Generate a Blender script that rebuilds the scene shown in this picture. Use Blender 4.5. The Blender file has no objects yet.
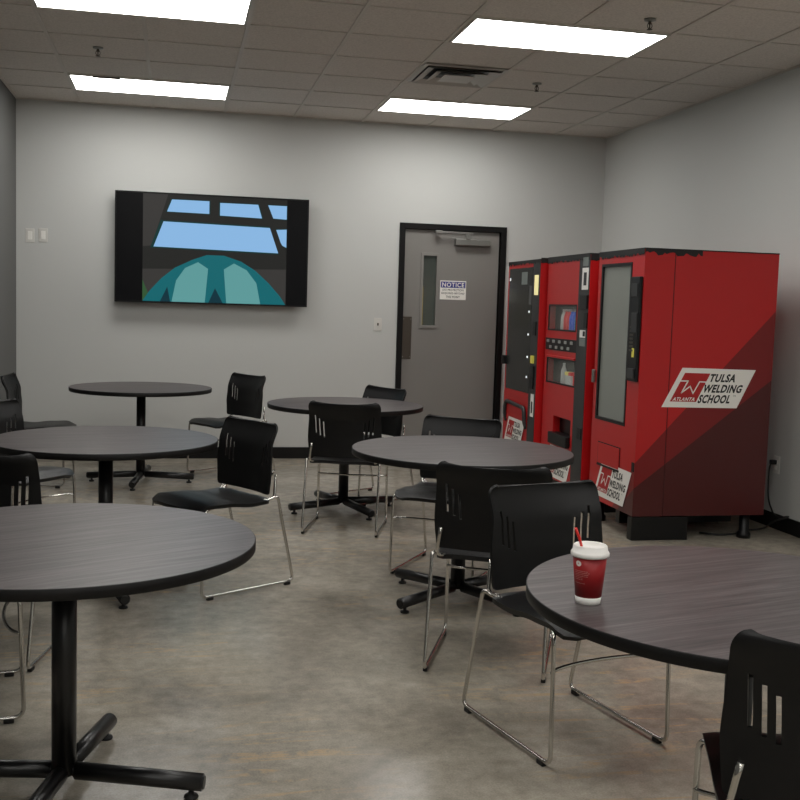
import bpy, bmesh, math, random
from mathutils import Vector, Matrix
random.seed(7)
C = bpy.context.scene.collection
PI = math.pi
# ------------------------------------------------------------------ room figures (metres)
XL, XR, D, YF = -1.3285, 3.977, 9.559, -4.2
HC = 3.056
H = 1.417
GX0, GS = -0.8106, 0.6096            # ceiling grid
GY5 = D - 0.6008

# ------------------------------------------------------------------ colour / material helpers
def lin(c):
    c = c / 255.0
    return c / 12.92 if c <= 0.04045 else ((c + 0.055) / 1.055) ** 2.4
def rgb(r, g, b): return (lin(r), lin(g), lin(b), 1)
def new_mat(name):
    m = bpy.data.materials.new(name); m.use_nodes = True
    nt = m.node_tree; p = nt.nodes['Principled BSDF']
    return m, nt, p
def simple(name, col, rough=0.5, metal=0.0, spec=0.5, emit=None, es=0, bump=0, bscale=200, coat=0, var=0.0):
    m, nt, p = new_mat(name)
    p.inputs['Base Color'].default_value = col
    p.inputs['Roughness'].default_value = rough
    p.inputs['Metallic'].default_value = metal
    p.inputs['Specular IOR Level'].default_value = spec
    p.inputs['Coat Weight'].default_value = coat
    if emit:
        p.inputs['Emission Color'].default_value = emit
        p.inputs['Emission Strength'].default_value = es
    tc = nt.nodes.new('ShaderNodeTexCoord')
    nz = nt.nodes.new('ShaderNodeTexNoise'); nz.inputs['Scale'].default_value = bscale
    nz.inputs['Detail'].default_value = 3
    nt.links.new(tc.outputs['Object'], nz.inputs['Vector'])
    if bump:
        b = nt.nodes.new('ShaderNodeBump'); b.inputs['Strength'].default_value = bump
        b.inputs['Distance'].default_value = 0.002
        nt.links.new(nz.outputs['Fac'], b.inputs['Height'])
        nt.links.new(b.outputs['Normal'], p.inputs['Normal'])
    if var:
        mr = nt.nodes.new('ShaderNodeMapRange')
        mr.inputs['To Min'].default_value = 1 - var; mr.inputs['To Max'].default_value = 1 + var
        nt.links.new(nz.outputs['Fac'], mr.inputs['Value'])
        mx = nt.nodes.new('ShaderNodeMix'); mx.data_type = 'RGBA'; mx.blend_type = 'MULTIPLY'
        mx.inputs[0].default_value = 1; mx.inputs[6].default_value = col
        nt.links.new(mr.outputs[0], mx.inputs[7]); nt.links.new(mx.outputs[2], p.inputs['Base Color'])
    return m

M = {}
M['wall'] = simple('wall_paint', rgb(198, 199, 196), 0.75, spec=0.25, bump=0.15, bscale=150, var=0.02)
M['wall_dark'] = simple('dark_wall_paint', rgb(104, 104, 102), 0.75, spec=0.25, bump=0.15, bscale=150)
M['base'] = simple('rubber_baseboard', rgb(14, 13, 13), 0.55, spec=.3)
M['tee'] = simple('ceiling_tee', rgb(205, 198, 190), 0.5)
M['lamp_frame'] = simple('lamp_frame', rgb(200, 198, 190), 0.5)
M['emit'] = simple('lamp_diffuser', rgb(250, 250, 245), 0.5, emit=(1.0, 0.985, 0.955, 1), es=10.6)
M['vent'] = simple('vent_white', rgb(190, 186, 180), 0.45)
M['dark'] = simple('dark_void', rgb(16, 15, 14), 0.8)
M['chrome'] = simple('chrome', rgb(205, 203, 198), 0.14, metal=1.0)
M['steel'] = simple('brushed_steel', rgb(150, 150, 146), 0.38, metal=0.9)
M['plate'] = simple('dark_push_plate', rgb(86, 80, 72), 0.4, metal=0.6)
M['blk_plastic'] = simple('black_shell_plastic', rgb(11, 11, 12), 0.45, spec=0.35, bump=0.25, bscale=700)
M['seat'] = simple('black_seat_plastic', rgb(16, 16, 17), 0.42, spec=0.4, bump=0.3, bscale=700)
M['rubber'] = simple('black_rubber', rgb(14, 14, 14), 0.6)
M['blk_metal'] = simple('black_powder_coat', rgb(17, 17, 18), 0.33, spec=0.55, bump=0.08, bscale=400)
M['edge'] = simple('edge_band', rgb(14, 13, 13), 0.5, spec=.3)
M['door'] = simple('door_paint', rgb(128, 125, 121), 0.5, var=0.03, bscale=3)
M['door_frame'] = simple('door_frame_paint', rgb(11, 10, 10), 0.55, spec=.25)
M['white_pl'] = simple('white_plastic', rgb(212, 210, 204), 0.4)
M['white_ink'] = simple('white_vinyl', rgb(242, 240, 234), 0.45)
M['blk_ink'] = simple('black_vinyl', rgb(20, 20, 22), 0.5)
M['red_ink'] = simple('red_vinyl', rgb(176, 30, 30), 0.45)
M['blue_ink'] = simple('blue_vinyl', rgb(38, 42, 130), 0.5)
M['vm_black'] = simple('machine_black', rgb(11, 11, 12), 0.4, spec=.35)
M['vm_grey'] = simple('machine_grey_panel', rgb(46, 46, 47), 0.45)
M['tape'] = simple('black_trim_tape', rgb(15, 14, 14), 0.6)
M['seam'] = simple('seam_shadow', rgb(60, 8, 8), 0.6)
M['lit'] = simple('lit_display', rgb(235, 225, 170), 0.5, emit=rgb(245, 230, 160), es=0.55)
M['lit_dim'] = simple('lit_yellow_button', rgb(190, 180, 70), 0.5, emit=rgb(210, 200, 90), es=0.2)
M['led'] = simple('white_led', rgb(230, 230, 230), 0.5, emit=rgb(230, 235, 240), es=0.9)
M['grey_label'] = simple('grey_label', rgb(120, 128, 124), 0.5)
M['button'] = simple('silver_button', rgb(170, 172, 170), 0.3, metal=0.5)
M['dark_glass'] = simple('smoked_glass', rgb(43, 45, 44), 0.22, spec=0.5, var=0.08, bscale=2)
M['pale_back'] = simple('pale_machine_interior', rgb(150, 152, 146), 0.6, var=0.06, bscale=4)
M['cup_red'] = simple('red_paper_cup', rgb(150, 22, 26), 0.45)
M['cup_white'] = simple('white_cup_plastic', rgb(235, 233, 228), 0.35)
M['straw'] = simple('red_straw', rgb(215, 38, 30), 0.4)
M['cup_print'] = simple('pale_cup_print', rgb(205, 150, 145), 0.5)
M['pvc_red'] = simple('bottle_red', rgb(190, 35, 40), 0.35, emit=rgb(190, 35, 40), es=.3)  # pvc goods glow slightly themselves, standing in for backlighting inside the machine
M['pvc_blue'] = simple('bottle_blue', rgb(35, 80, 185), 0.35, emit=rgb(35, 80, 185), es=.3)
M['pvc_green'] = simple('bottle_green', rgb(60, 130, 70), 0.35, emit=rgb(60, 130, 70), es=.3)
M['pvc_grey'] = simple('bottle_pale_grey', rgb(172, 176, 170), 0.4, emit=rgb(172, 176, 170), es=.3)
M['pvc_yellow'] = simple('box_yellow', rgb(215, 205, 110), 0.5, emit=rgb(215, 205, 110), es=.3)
M['tv_body'] = simple('tv_black', rgb(9, 9, 10), 0.35, spec=.25)
def scr(name, r, g, b, s=0.72):
    return simple(name, rgb(4, 4, 4), 0.3, spec=.12, emit=rgb(r, g, b), es=s)
M['s_black'] = scr('screen_black', 8, 8, 10)
M['s_wall'] = scr('screen_dark_beam', 44, 44, 42)
M['s_wall2'] = scr('screen_grey_panel', 66, 64, 62)
M['s_sky'] = scr('screen_pale_blue', 140, 186, 230, 0.95)
M['s_rim'] = scr('screen_green_rim', 22, 62, 60)
M['s_teal'] = scr('screen_teal', 22, 104, 112, 0.9)
M['s_teal2'] = scr('screen_light_teal', 98, 160, 160, 0.9)
M['s_edge'] = scr('screen_deep_teal', 20, 60, 72)
M['s_green'] = scr('screen_green', 60, 98, 62)

def glass_mat(name, col, rough=0.05, mixf=0.85):
    m, nt, p = new_mat(name)
    p.inputs['Base Color'].default_value = col
    p.inputs['Roughness'].default_value = rough
    tr = nt.nodes.new('ShaderNodeBsdfTransparent'); mix = nt.nodes.new('ShaderNodeMixShader')
    mix.inputs[0].default_value = 1 - mixf
    nt.links.new(tr.outputs[0], mix.inputs[1]); nt.links.new(p.outputs[0], mix.inputs[2])
    nt.links.new(mix.outputs[0], nt.nodes['Material Output'].inputs[0])
    return m
M['glass'] = glass_mat('clear_pane', rgb(150, 156, 150), 0.08, 0.82)
M['door_glass'] = glass_mat('door_pane', rgb(92, 98, 92), 0.1, 0.7)

# ceiling tile: fine speckle + fissures
m, nt, p = new_mat('ceiling_tile')
p.inputs['Roughness'].default_value = 0.9; p.inputs['Specular IOR Level'].default_value = 0.1
tc = nt.nodes.new('ShaderNodeTexCoord'); n1 = nt.nodes.new('ShaderNodeTexNoise')
n1.inputs['Scale'].default_value = 90; n1.inputs['Detail'].default_value = 4
cr = nt.nodes.new('ShaderNodeValToRGB')
cr.color_ramp.elements[0].position = 0.3; cr.color_ramp.elements[0].color = rgb(206, 199, 192)
cr.color_ramp.elements[1].position = 0.62; cr.color_ramp.elements[1].color = rgb(224, 217, 210)
nt.links.new(tc.outputs['Object'], n1.inputs['Vector']); nt.links.new(n1.outputs['Fac'], cr.inputs[0])
nt.links.new(cr.outputs[0], p.inputs['Base Color']); M['tile'] = m

# polished concrete floor
m, nt, p = new_mat('polished_concrete')
N, L = nt.nodes, nt.links
tc = N.new('ShaderNodeTexCoord')
n1 = N.new('ShaderNodeTexNoise'); n1.inputs['Scale'].default_value = 1.1; n1.inputs['Detail'].default_value = 7; n1.inputs['Roughness'].default_value = 0.62; n1.inputs['Distortion'].default_value = 0.6
n2 = N.new('ShaderNodeTexNoise'); n2.inputs['Scale'].default_value = 14; n2.inputs['Detail'].default_value = 6; n2.inputs['Roughness'].default_value = 0.7
n3 = N.new('ShaderNodeTexNoise'); n3.inputs['Scale'].default_value = 160; n3.inputs['Detail'].default_value = 2
for n in (n1, n2, n3): L.new(tc.outputs['Object'], n.inputs['Vector'])
cr = N.new('ShaderNodeValToRGB')
cr.color_ramp.elements[0].position = 0.30; cr.color_ramp.elements[0].color = rgb(128, 121, 110)
cr.color_ramp.elements[1].position = 0.72; cr.color_ramp.elements[1].color = rgb(182, 174, 160)
e = cr.color_ramp.elements.new(0.5); e.color = rgb(154, 147, 134)
L.new(n1.outputs['Fac'], cr.inputs[0])
mx = N.new('ShaderNodeMix'); mx.data_type = 'RGBA'; mx.blend_type = 'OVERLAY'; mx.inputs[0].default_value = 0.55
L.new(cr.outputs[0], mx.inputs[6]); L.new(n2.outputs['Fac'], mx.inputs[7])
mx2 = N.new('ShaderNodeMix'); mx2.data_type = 'RGBA'; mx2.blend_type = 'OVERLAY'; mx2.inputs[0].default_value = 0.3
L.new(mx.outputs[2], mx2.inputs[6]); L.new(n3.outputs['Fac'], mx2.inputs[7])
# ochre streaks: thin bands running along X, broken up by noise
mp = N.new('ShaderNodeMapping'); mp.inputs['Scale'].default_value = (0.5, 6.0, 1); mp.inputs['Rotation'].default_value = (0, 0, 0.15)
L.new(tc.outputs['Object'], mp.inputs['Vector'])
ns = N.new('ShaderNodeTexNoise'); ns.inputs['Scale'].default_value = 1.7; ns.inputs['Detail'].default_value = 2.5; ns.inputs['Distortion'].default_value = 0.15
L.new(mp.outputs[0], ns.inputs['Vector'])
# ridge = 1-|n-0.5|*k
sb = N.new('ShaderNodeMath'); sb.operation = 'SUBTRACT'; sb.inputs[1].default_value = 0.53; L.new(ns.outputs['Fac'], sb.inputs[0])
ab = N.new('ShaderNodeMath'); ab.operation = 'ABSOLUTE'; L.new(sb.outputs[0], ab.inputs[0])
mr = N.new('ShaderNodeMapRange'); mr.inputs['From Min'].default_value = 0.0; mr.inputs['From Max'].default_value = 0.03; mr.inputs['To Min'].default_value = 1; mr.inputs['To Max'].default_value = 0
L.new(ab.outputs[0], mr.inputs['Value'])
mk = N.new('ShaderNodeMapRange'); mk.inputs['From Min'].default_value = 0.42; mk.inputs['From Max'].default_value = 0.58
L.new(n2.outputs['Fac'], mk.inputs['Value'])
mk2 = N.new('ShaderNodeMapRange'); mk2.inputs['From Min'].default_value = 0.46; mk2.inputs['From Max'].default_value = 0.58
nb = N.new('ShaderNodeTexNoise'); nb.inputs['Scale'].default_value = 0.9; L.new(tc.outputs['Object'], nb.inputs['Vector']); L.new(nb.outputs['Fac'], mk2.inputs['Value'])
mu = N.new('ShaderNodeMath'); mu.operation = 'MULTIPLY'; L.new(mr.outputs[0], mu.inputs[0]); L.new(mk.outputs[0], mu.inputs[1])
mu2 = N.new('ShaderNodeMath'); mu2.operation = 'MULTIPLY'; L.new(mu.outputs[0], mu2.inputs[0]); L.new(mk2.outputs[0], mu2.inputs[1])
mu3 = N.new('ShaderNodeMath'); mu3.operation = 'MULTIPLY'; L.new(mu2.outputs[0], mu3.inputs[0]); mu3.inputs[1].default_value = 0.5
mx3 = N.new('ShaderNodeMix'); mx3.data_type = 'RGBA'; L.new(mu3.outputs[0], mx3.inputs[0]); L.new(mx2.outputs[2], mx3.inputs[6]); mx3.inputs[7].default_value = rgb(205, 162, 102)
L.new(mx3.outputs[2], p.inputs['Base Color'])
rr = N.new('ShaderNodeMapRange'); rr.inputs['To Min'].default_value = 0.17; rr.inputs['To Max'].default_value = 0.30
L.new(n1.outputs['Fac'], rr.inputs['Value']); L.new(rr.outputs[0], p.inputs['Roughness'])
bp = N.new('ShaderNodeBump'); bp.inputs['Strength'].default_value = 0.05; bp.inputs['Distance'].default_value = 0.01
L.new(n2.outputs['Fac'], bp.inputs['Height']); L.new(bp.outputs[0], p.inputs['Normal'])
M['floor'] = m

# wood grain laminate
m, nt, p = new_mat('grey_wood_laminate')
N, L = nt.nodes, nt.links
tc = N.new('ShaderNodeTexCoord'); mp = N.new('ShaderNodeMapping'); mp.inputs['Scale'].default_value = (1.5, 40, 1)
L.new(tc.outputs['Object'], mp.inputs['Vector'])
n1 = N.new('ShaderNodeTexNoise'); n1.inputs['Scale'].default_value = 2.2; n1.inputs['Detail'].default_value = 8; n1.inputs['Roughness'].default_value = 0.68; n1.inputs['Distortion'].default_value = 0.5
L.new(mp.outputs[0], n1.inputs['Vector'])
cr = N.new('ShaderNodeValToRGB')
cr.color_ramp.elements[0].position = 0.30; cr.color_ramp.elements[0].color = rgb(32, 28, 28)
cr.color_ramp.elements[1].position = 0.68; cr.color_ramp.elements[1].color = rgb(100, 93, 93)
e = cr.color_ramp.elements.new(0.47); e.color = rgb(68, 61, 62)
L.new(n1.outputs['Fac'], cr.inputs[0]); L.new(cr.outputs[0], p.inputs['Base Color'])
p.inputs['Roughness'].default_value = 0.36; p.inputs['Specular IOR Level'].default_value = 0.5
bp = N.new('ShaderNodeBump'); bp.inputs['Strength'].default_value = 0.12; bp.inputs['Distance'].default_value = 0.002
L.new(n1.outputs['Fac'], bp.inputs['Height']); L.new(bp.outputs[0], p.inputs['Normal'])
M['wood'] = m

# machine body: red with two darker diagonal fields that wrap the near corner (unwrapped coordinate s = x - y)
m, nt, p = new_mat('machine_red_wrap')
N, L = nt.nodes, nt.links
tc = N.new('ShaderNodeTexCoord'); sx = N.new('ShaderNodeSeparateXYZ'); L.new(tc.outputs['Object'], sx.inputs[0])
s = N.new('ShaderNodeMath'); s.operation = 'SUBTRACT'; L.new(sx.outputs[0], s.inputs[0]); L.new(sx.outputs[1], s.inputs[1])
def below(k, z0):
    a = N.new('ShaderNodeMath'); a.operation = 'MULTIPLY_ADD'; a.inputs[1].default_value = k; a.inputs[2].default_value = z0
    L.new(s.outputs[0], a.inputs[0])
    b = N.new('ShaderNodeMath'); b.operation = 'LESS_THAN'; L.new(sx.outputs[2], b.inputs[0]); L.new(a.outputs[0], b.inputs[1])
    return b
b1, b2 = below(1.07, 0.49), below(0.765, 0.33)
c1 = N.new('ShaderNodeMix'); c1.data_type = 'RGBA'; c1.inputs[6].default_value = rgb(186, 26, 28); c1.inputs[7].default_value = rgb(122, 20, 22)
c2 = N.new('ShaderNodeMix'); c2.data_type = 'RGBA'; c2.inputs[7].default_value = rgb(74, 19, 19)
L.new(b1.outputs[0], c1.inputs[0]); L.new(c1.outputs[2], c2.inputs[6]); L.new(b2.outputs[0], c2.inputs[0])
L.new(c2.outputs[2], p.inputs['Base Color']); p.inputs['Roughness'].default_value = 0.33
M['vm_wrap'] = m
M['vm_red'] = simple('machine_red', rgb(186, 26, 28), 0.33)

# ------------------------------------------------------------------ mesh helpers
def box(bm, x0, x1, y0, y1, z0, z1, bev=0.0, mi=0):
    b2 = bmesh.new()
    vs = [b2.verts.new((x, y, z)) for x in (x0, x1) for y in (y0, y1) for z in (z0, z1)]
    for f in ((0, 1, 3, 2), (4, 6, 7, 5), (0, 4, 5, 1), (2, 3, 7, 6), (0, 2, 6, 4), (1, 5, 7, 3)):
        b2.faces.new([vs[i] for i in f])
    if bev: bmesh.ops.bevel(b2, geom=b2.edges[:], offset=bev, segments=2, affect='EDGES', profile=0.6)
    merge(bm, b2, mi)
def merge(bm, b2, mi=0, mat=None):
    mp = {}
    for v in b2.verts: mp[v] = bm.verts.new(mat @ v.co if mat else v.co)
    for f in b2.faces:
        try: nf = bm.faces.new([mp[v] for v in f.verts])
        except ValueError: continue
        nf.material_index = mi; nf.smooth = f.smooth
    b2.free()
def lathe(bm, prof, cx=0, cy=0, seg=32, mi=0, smooth=True):
    rings = []
    for r, z in prof:
        if r < 1e-5: rings.append([bm.verts.new((cx, cy, z))])
        else: rings.append([bm.verts.new((cx + r * math.cos(2 * PI * k / seg), cy + r * math.sin(2 * PI * k / seg), z)) for k in range(seg)])
    for a, b in zip(rings, rings[1:]):
        for k in range(seg):
            k2 = (k + 1) % seg
            if len(a) == 1 and len(b) == 1: continue
            if len(a) == 1: f = bm.faces.new((a[0], b[k], b[k2]))
            elif len(b) == 1: f = bm.faces.new((a[k], b[0], a[k2]))
            else: f = bm.faces.new((a[k], b[k], b[k2], a[k2]))
            f.material_index = mi; f.smooth = smooth
def fillet(pts, r=0.03, n=6):
    pts = [Vector(p) for p in pts]; out = [pts[0]]
    for i in range(1, len(pts) - 1):
        a, b, c = pts[i - 1], pts[i], pts[i + 1]
        d1, d2 = (a - b), (c - b); rr = min(r, d1.length * .48, d2.length * .48)
        p1, p2 = b + d1.normalized() * rr, b + d2.normalized() * rr
        for k in range(n + 1):
            t = k / n; out.append(p1 * (1 - t) ** 2 + b * 2 * t * (1 - t) + p2 * t * t)
    out.append(pts[-1]); return out
def tube(bm, pts, r, seg=10, mi=0, rz=None):
    pts = [Vector(p) for p in pts]
    n = len(pts); prev = None; rings = []
    for i, p in enumerate(pts):
        t = (pts[min(i + 1, n - 1)] - pts[max(i - 1, 0)]).normalized()
        if prev is None:
            a = Vector((0, 0, 1)) if abs(t.z) < 0.9 else Vector((1, 0, 0)); u = t.cross(a).normalized()
        else:
            u = (prev - t * prev.dot(t)).normalized()
        prev = u; w = t.cross(u)
        rings.append([bm.verts.new(p + (u * math.cos(2 * PI * k / seg) + w * math.sin(2 * PI * k / seg)) * r) for k in range(seg)])
    for a, b in zip(rings, rings[1:]):
        for k in range(seg):
            f = bm.faces.new((a[k], a[(k + 1) % seg], b[(k + 1) % seg], b[k])); f.smooth = True; f.material_index = mi
    for rg in (rings[0][::-1], rings[-1]):
        f = bm.faces.new(rg); f.material_index = mi
def poly(bm, pts, mi=0):
    f = bm.faces.new([bm.verts.new(p) for p in pts]); f.material_index = mi; return f
def obj(name, bm, mats, parent=None, loc=None, recalc=True):
    if recalc: bmesh.ops.recalc_face_normals(bm, faces=bm.faces[:])
    me = bpy.data.meshes.new(name); bm.to_mesh(me); bm.free()
    if not isinstance(mats, (list, tuple)): mats = [mats]
    for mm in mats: me.materials.append(M[mm] if isinstance(mm, str) else mm)
    o = bpy.data.objects.new(name, me); C.objects.link(o)
    if parent: o.parent = parent
    if loc: o.location = loc
    return o
def tag(o, label=None, cat=None, group=None, kind=None):
    if label: o['label'] = label
    if cat: o['category'] = cat
    if group: o['group'] = group
    if kind: o['kind'] = kind
    return o
def thing(name, label, cat, loc=(0, 0, 0), rz=0, group=None):
    o = bpy.data.objects.new(name, None); C.objects.link(o); o.empty_display_size = 0.1
    o.location = loc; o.rotation_euler = (0, 0, rz)
    return tag(o, label, cat, group)
def struct(name, bm, mats, parent=None, **k):
    o = obj(name, bm, mats, parent, **k)
    if not parent: o['kind'] = 'structure'
    return o
def copy_tree(o, parent=None):
    c = o.copy(); C.objects.link(c); c.parent = parent
    for ch in list(o.children): copy_tree(ch, c)
    return c
def bx(*a, **k):
    bm = bmesh.new(); box(bm, *a, **k); return bm

def thicken(bm, t):
    """own shell thickening: offset copy along vertex normals, bridge the open edges"""
    bm.normal_update()
    vs0 = list(bm.verts); fs0 = list(bm.faces); be = [e for e in bm.edges if len(e.link_faces) == 1]
    nv = {v: bm.verts.new(v.co - v.normal * t) for v in vs0}
    for e in be:
        f = e.link_faces[0]; lp = [l for l in f.loops if l.edge == e][0]
        a, b = lp.vert, lp.link_loop_next.vert
        bm.faces.new((b, a, nv[a], nv[b]))
    for f in fs0:
        q = bm.faces.new([nv[v] for v in reversed(f.verts)]); q.smooth = f.smooth; q.material_index = f.material_index

# ------------------------------------------------------------------ text as mesh
def text_geo(s, bold=0.0):
    cu = bpy.data.curves.new('t', 'FONT'); cu.body = s; cu.size = 1; cu.offset = bold; cu.resolution_u = 3; cu.space_character = 1.12
    o = bpy.data.objects.new('t', cu); C.objects.link(o)
    bpy.context.view_layer.update()
    me = bpy.data.meshes.new_from_object(o.evaluated_get(bpy.context.evaluated_depsgraph_get()))
    vs = [(v.co.x, v.co.y) for v in me.vertices]; fs = [tuple(q.vertices) for q in me.polygons]
    bpy.data.objects.remove(o); bpy.data.curves.remove(cu); bpy.data.meshes.remove(me)
    x0 = min(v[0] for v in vs); x1 = max(v[0] for v in vs); y0 = min(v[1] for v in vs); y1 = max(v[1] for v in vs)
    return [((a - x0) / (x1 - x0), (b - y0) / (y1 - y0)) for a, b in vs], fs
def put_text(bm, s, fn, x0, x1, y0, y1, shear=0.0, bold=0.02, mi=0):
    # fn maps plane coordinates (u,v) to a 3D point; y0 = bottom, y1 = top
    vs, fs = text_geo(s, bold)
    w = (x1 - x0) - shear * (y1 - y0)
    bv = [bm.verts.new(fn(x0 + a * w + shear * b * (y1 - y0), y0 + b * (y1 - y0))) for a, b in vs]
    for f in fs:
        try: q = bm.faces.new([bv[i] for i in f]); q.material_index = mi
        except ValueError: pass
def ribbon(bm, pts, w, fn, mi=0):
    for a, b in zip(pts, pts[1:]):
        d = Vector((b[0] - a[0], b[1] - a[1])).normalized(); n = Vector((-d.y, d.x)) * w / 2; e = d * w / 2
        q = [Vector(a) - e + n, Vector(a) - e - n, Vector(b) + e - n, Vector(b) + e + n]
        poly(bm, [fn(v.x, v.y) for v in q], mi)

# ------------------------------------------------------------------ room shell
T = 0.12
struct('floor', bx(XL - T, XR + T, YF - T, D + T, -0.1, 0), 'floor')
struct('ceiling', bx(XL - T, XR + T, YF - T, D + T, HC + 0.006, HC + 0.1), 'tile')
# back wall with the door opening cut out
DL, DR, DT = 2.004, 3.024, 2.178      # outer edge of the door frame
bm = bmesh.new()
box(bm, XL - T, DL, D, D + T, 0, HC + .05); box(bm, DR, XR + T, D, D + T, 0, HC + .05); box(bm, DL, DR, D, D + T, DT, HC + .05)
struct('wall_back', bm, 'wall')
struct('wall_right', bx(XR, XR + T, YF, D, 0, HC + .05), 'wall')
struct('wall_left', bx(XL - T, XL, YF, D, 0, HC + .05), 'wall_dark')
struct('wall_front', bx(XL - T, XR + T, YF - T, YF, 0, HC + .05), 'wall')
bm = bmesh.new(); box(bm, XL, DL, D - .010, D, 0, .104, .003); box(bm, DR, XR, D - .010, D, 0, .104, .003)
struct('baseboard_back', bm, 'base')
struct('baseboard_right', bx(XR - .010, XR, YF, D - .010, 0, .104, .003), 'base')
struct('baseboard_left', bx(XL, XL + .010, YF, D - .010, 0, .104, .003), 'base')

# ceiling grid
LIGHTS = []                       # (col, row) of the near-left cell; each is 2 cells wide (X), 1 deep (Y)
for r in (4, 0, -4, -8, -12, -16):
    for c in (0, 4): LIGHTS.append((c, r))
VENT = (4, 2)
cols = range(-1, 9)
def gx(c): return GX0 + c * GS
def gy(r): return GY5 - (5 - r) * GS
lit = {}
for c, r in LIGHTS: lit[(c, r)] = 1; lit[(c + 1, r)] = 1
bm = bmesh.new(); w = 0.012
for c in range(0, 8):
    x = gx(c)
    for r in range(-18, 6):
        y0, y1 = max(gy(r), YF), min(gy(r + 1), D)
        if r == 5: y0, y1 = gy(5), D
        if y1 <= y0: continue
        if lit.get((c - 1, r)) and lit.get((c, r)): continue
        box(bm, x - w, x + w, y0, y1, HC - .001, HC + .0065)
for r in range(-17, 6):
    y = gy(r)
    if y < YF: continue
    box(bm, XL, XR, y - w * .45, y + w * .45, HC, HC + .0063)
# wall angle
box(bm, XL, XR, D - .02, D, HC - .001, HC + .006); box(bm, XR - .02, XR, YF, D - .02, HC - .001, HC + .006); box(bm, XL, XL + .02, YF, D - .02, HC - .001, HC + .006)
struct('trim_1', bm, 'tee')

# ceiling lights
LL = {(0, 4): 'flat white ceiling light panel above the television, nearest the back wall on the left',
      (0, 0): 'large white ceiling light panel on the left, cut by the top edge of the photo',
      (4, 4): 'flat white ceiling light panel on the right nearest the back wall, beyond the air vent',
      (4, 0): 'large white ceiling light panel on the right, nearer than the air vent'}
for c, r in LIGHTS:
    x0, x1, y0, y1 = gx(c), gx(c + 2), gy(r), gy(r + 1)
    lab = LL.get((c, r), 'flat white ceiling light panel further back in the room behind the viewer')
    t = thing('ceiling_light', lab, 'ceiling light', ((x0 + x1) / 2, (y0 + y1) / 2, HC), 0, 'flat ceiling light panels')
    hx, hy = (x1 - x0) / 2 - w, (y1 - y0) / 2 - w
    bm = bmesh.new(); f = 0.016
    box(bm, -hx, hx, -hy, -hy + f, -.006, .004); box(bm, -hx, hx, hy - f, hy, -.006, .004)
    box(bm, -hx, -hx + f, -hy + f, hy - f, -.006, .004); box(bm, hx - f, hx, -hy + f, hy - f, -.006, .004)
    obj('frame', bm, 'lamp_frame', t)
    obj('diffuser', bx(-hx + f, hx - f, -hy + f, hy - f, -.004, .004), 'emit', t)
    if (c, r) == (0, 4):
        obj('latch', bx(-.42, -.22, -hy - .012, -hy + .014, -.014, -.005, .002), 'plate', t)

# air vent (2 x 1 cell) : nested louvre frames
vx, vy = 1.928, 7.41
t = thing('ceiling_vent', 'square white louvred air vent in the ceiling between the two right-hand light panels', 'ceiling vent', (vx, vy, HC))
hs = .285
obj('backing', bx(-hs, hs, -hs, hs, .0005, .005), 'vm_grey', t)
def ring(bm, a, b, za, zb, th=.006):
    # sloping square ring from half size a (at za) to b (at zb)
    ca = [(-a, -a), (a, -a), (a, a), (-a, a)]; cb = [(-b, -b), (b, -b), (b, b), (-b, b)]
    for k in range(4):
        k2 = (k + 1) % 4
        q = [(*ca[k], za), (*ca[k2], za), (*cb[k2], zb), (*cb[k], zb)]
        poly(bm, q); poly(bm, [(x, y, z + th) for x, y, z in q][::-1])
        poly(bm, [q[3], q[2], (q[2][0], q[2][1], zb + th), (q[3][0], q[3][1], zb + th)])
bm = bmesh.new(); ring(bm, hs + .012, hs - .02, -.004, -.008); obj('frame', bm, 'vent', t, recalc=False)
for a, b, z in ((.262, .200, -.022), (.185, .125, -.026)):
    bm = bmesh.new(); ring(bm, a, b, z, .0, .005); obj('louvre', bm, 'vent', t, recalc=False)
bm = bmesh.new(); box(bm, -.11, .11, -.11, .11, -.03, -.024, .002); obj('centre_plate', bm, 'vent', t)

# sprinklers
SP = [((98, 48), -.5176, 7.438, 'small chrome ceiling sprinkler between the two left light panels'),
      ((650, 20), 2.585, 5.671, 'small chrome ceiling sprinkler beside the large near right light panel'),
      ((537, 84), 2.557, 7.49, 'small chrome ceiling sprinkler just right of the air vent')]
for _, x, y, lab in SP:
    t = thing('ceiling_sprinkler', lab, 'sprinkler', (x, y, HC), 0, 'ceiling sprinklers')
    bm = bmesh.new(); lathe(bm, [(0.0, 0.004), (.034, .004), (.033, -.004), (.014, -.008), (0, -.008)], seg=20); obj('escutcheon', bm, 'steel', t)
    bm = bmesh.new(); lathe(bm, [(.009, -.005), (.009, -.022), (.004, -.026), (.004, -.05), (0, -.05)], seg=10)
    tube(bm, fillet([(.009, 0, -.018), (.016, 0, -.034), (.003, 0, -.052)], .008, 3), .0025, 6); tube(bm, fillet([(-.009, 0, -.018), (-.016, 0, -.034), (-.003, 0, -.052)], .008, 3), .0025, 6)
    obj('frame_arms', bm, 'plate', t)
    bm = bmesh.new(); lathe(bm, [(0, -.050), (.016, -.051), (.016, -.054), (0, -.055)], seg=14); obj('deflector', bm, 'plate', t)

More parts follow.
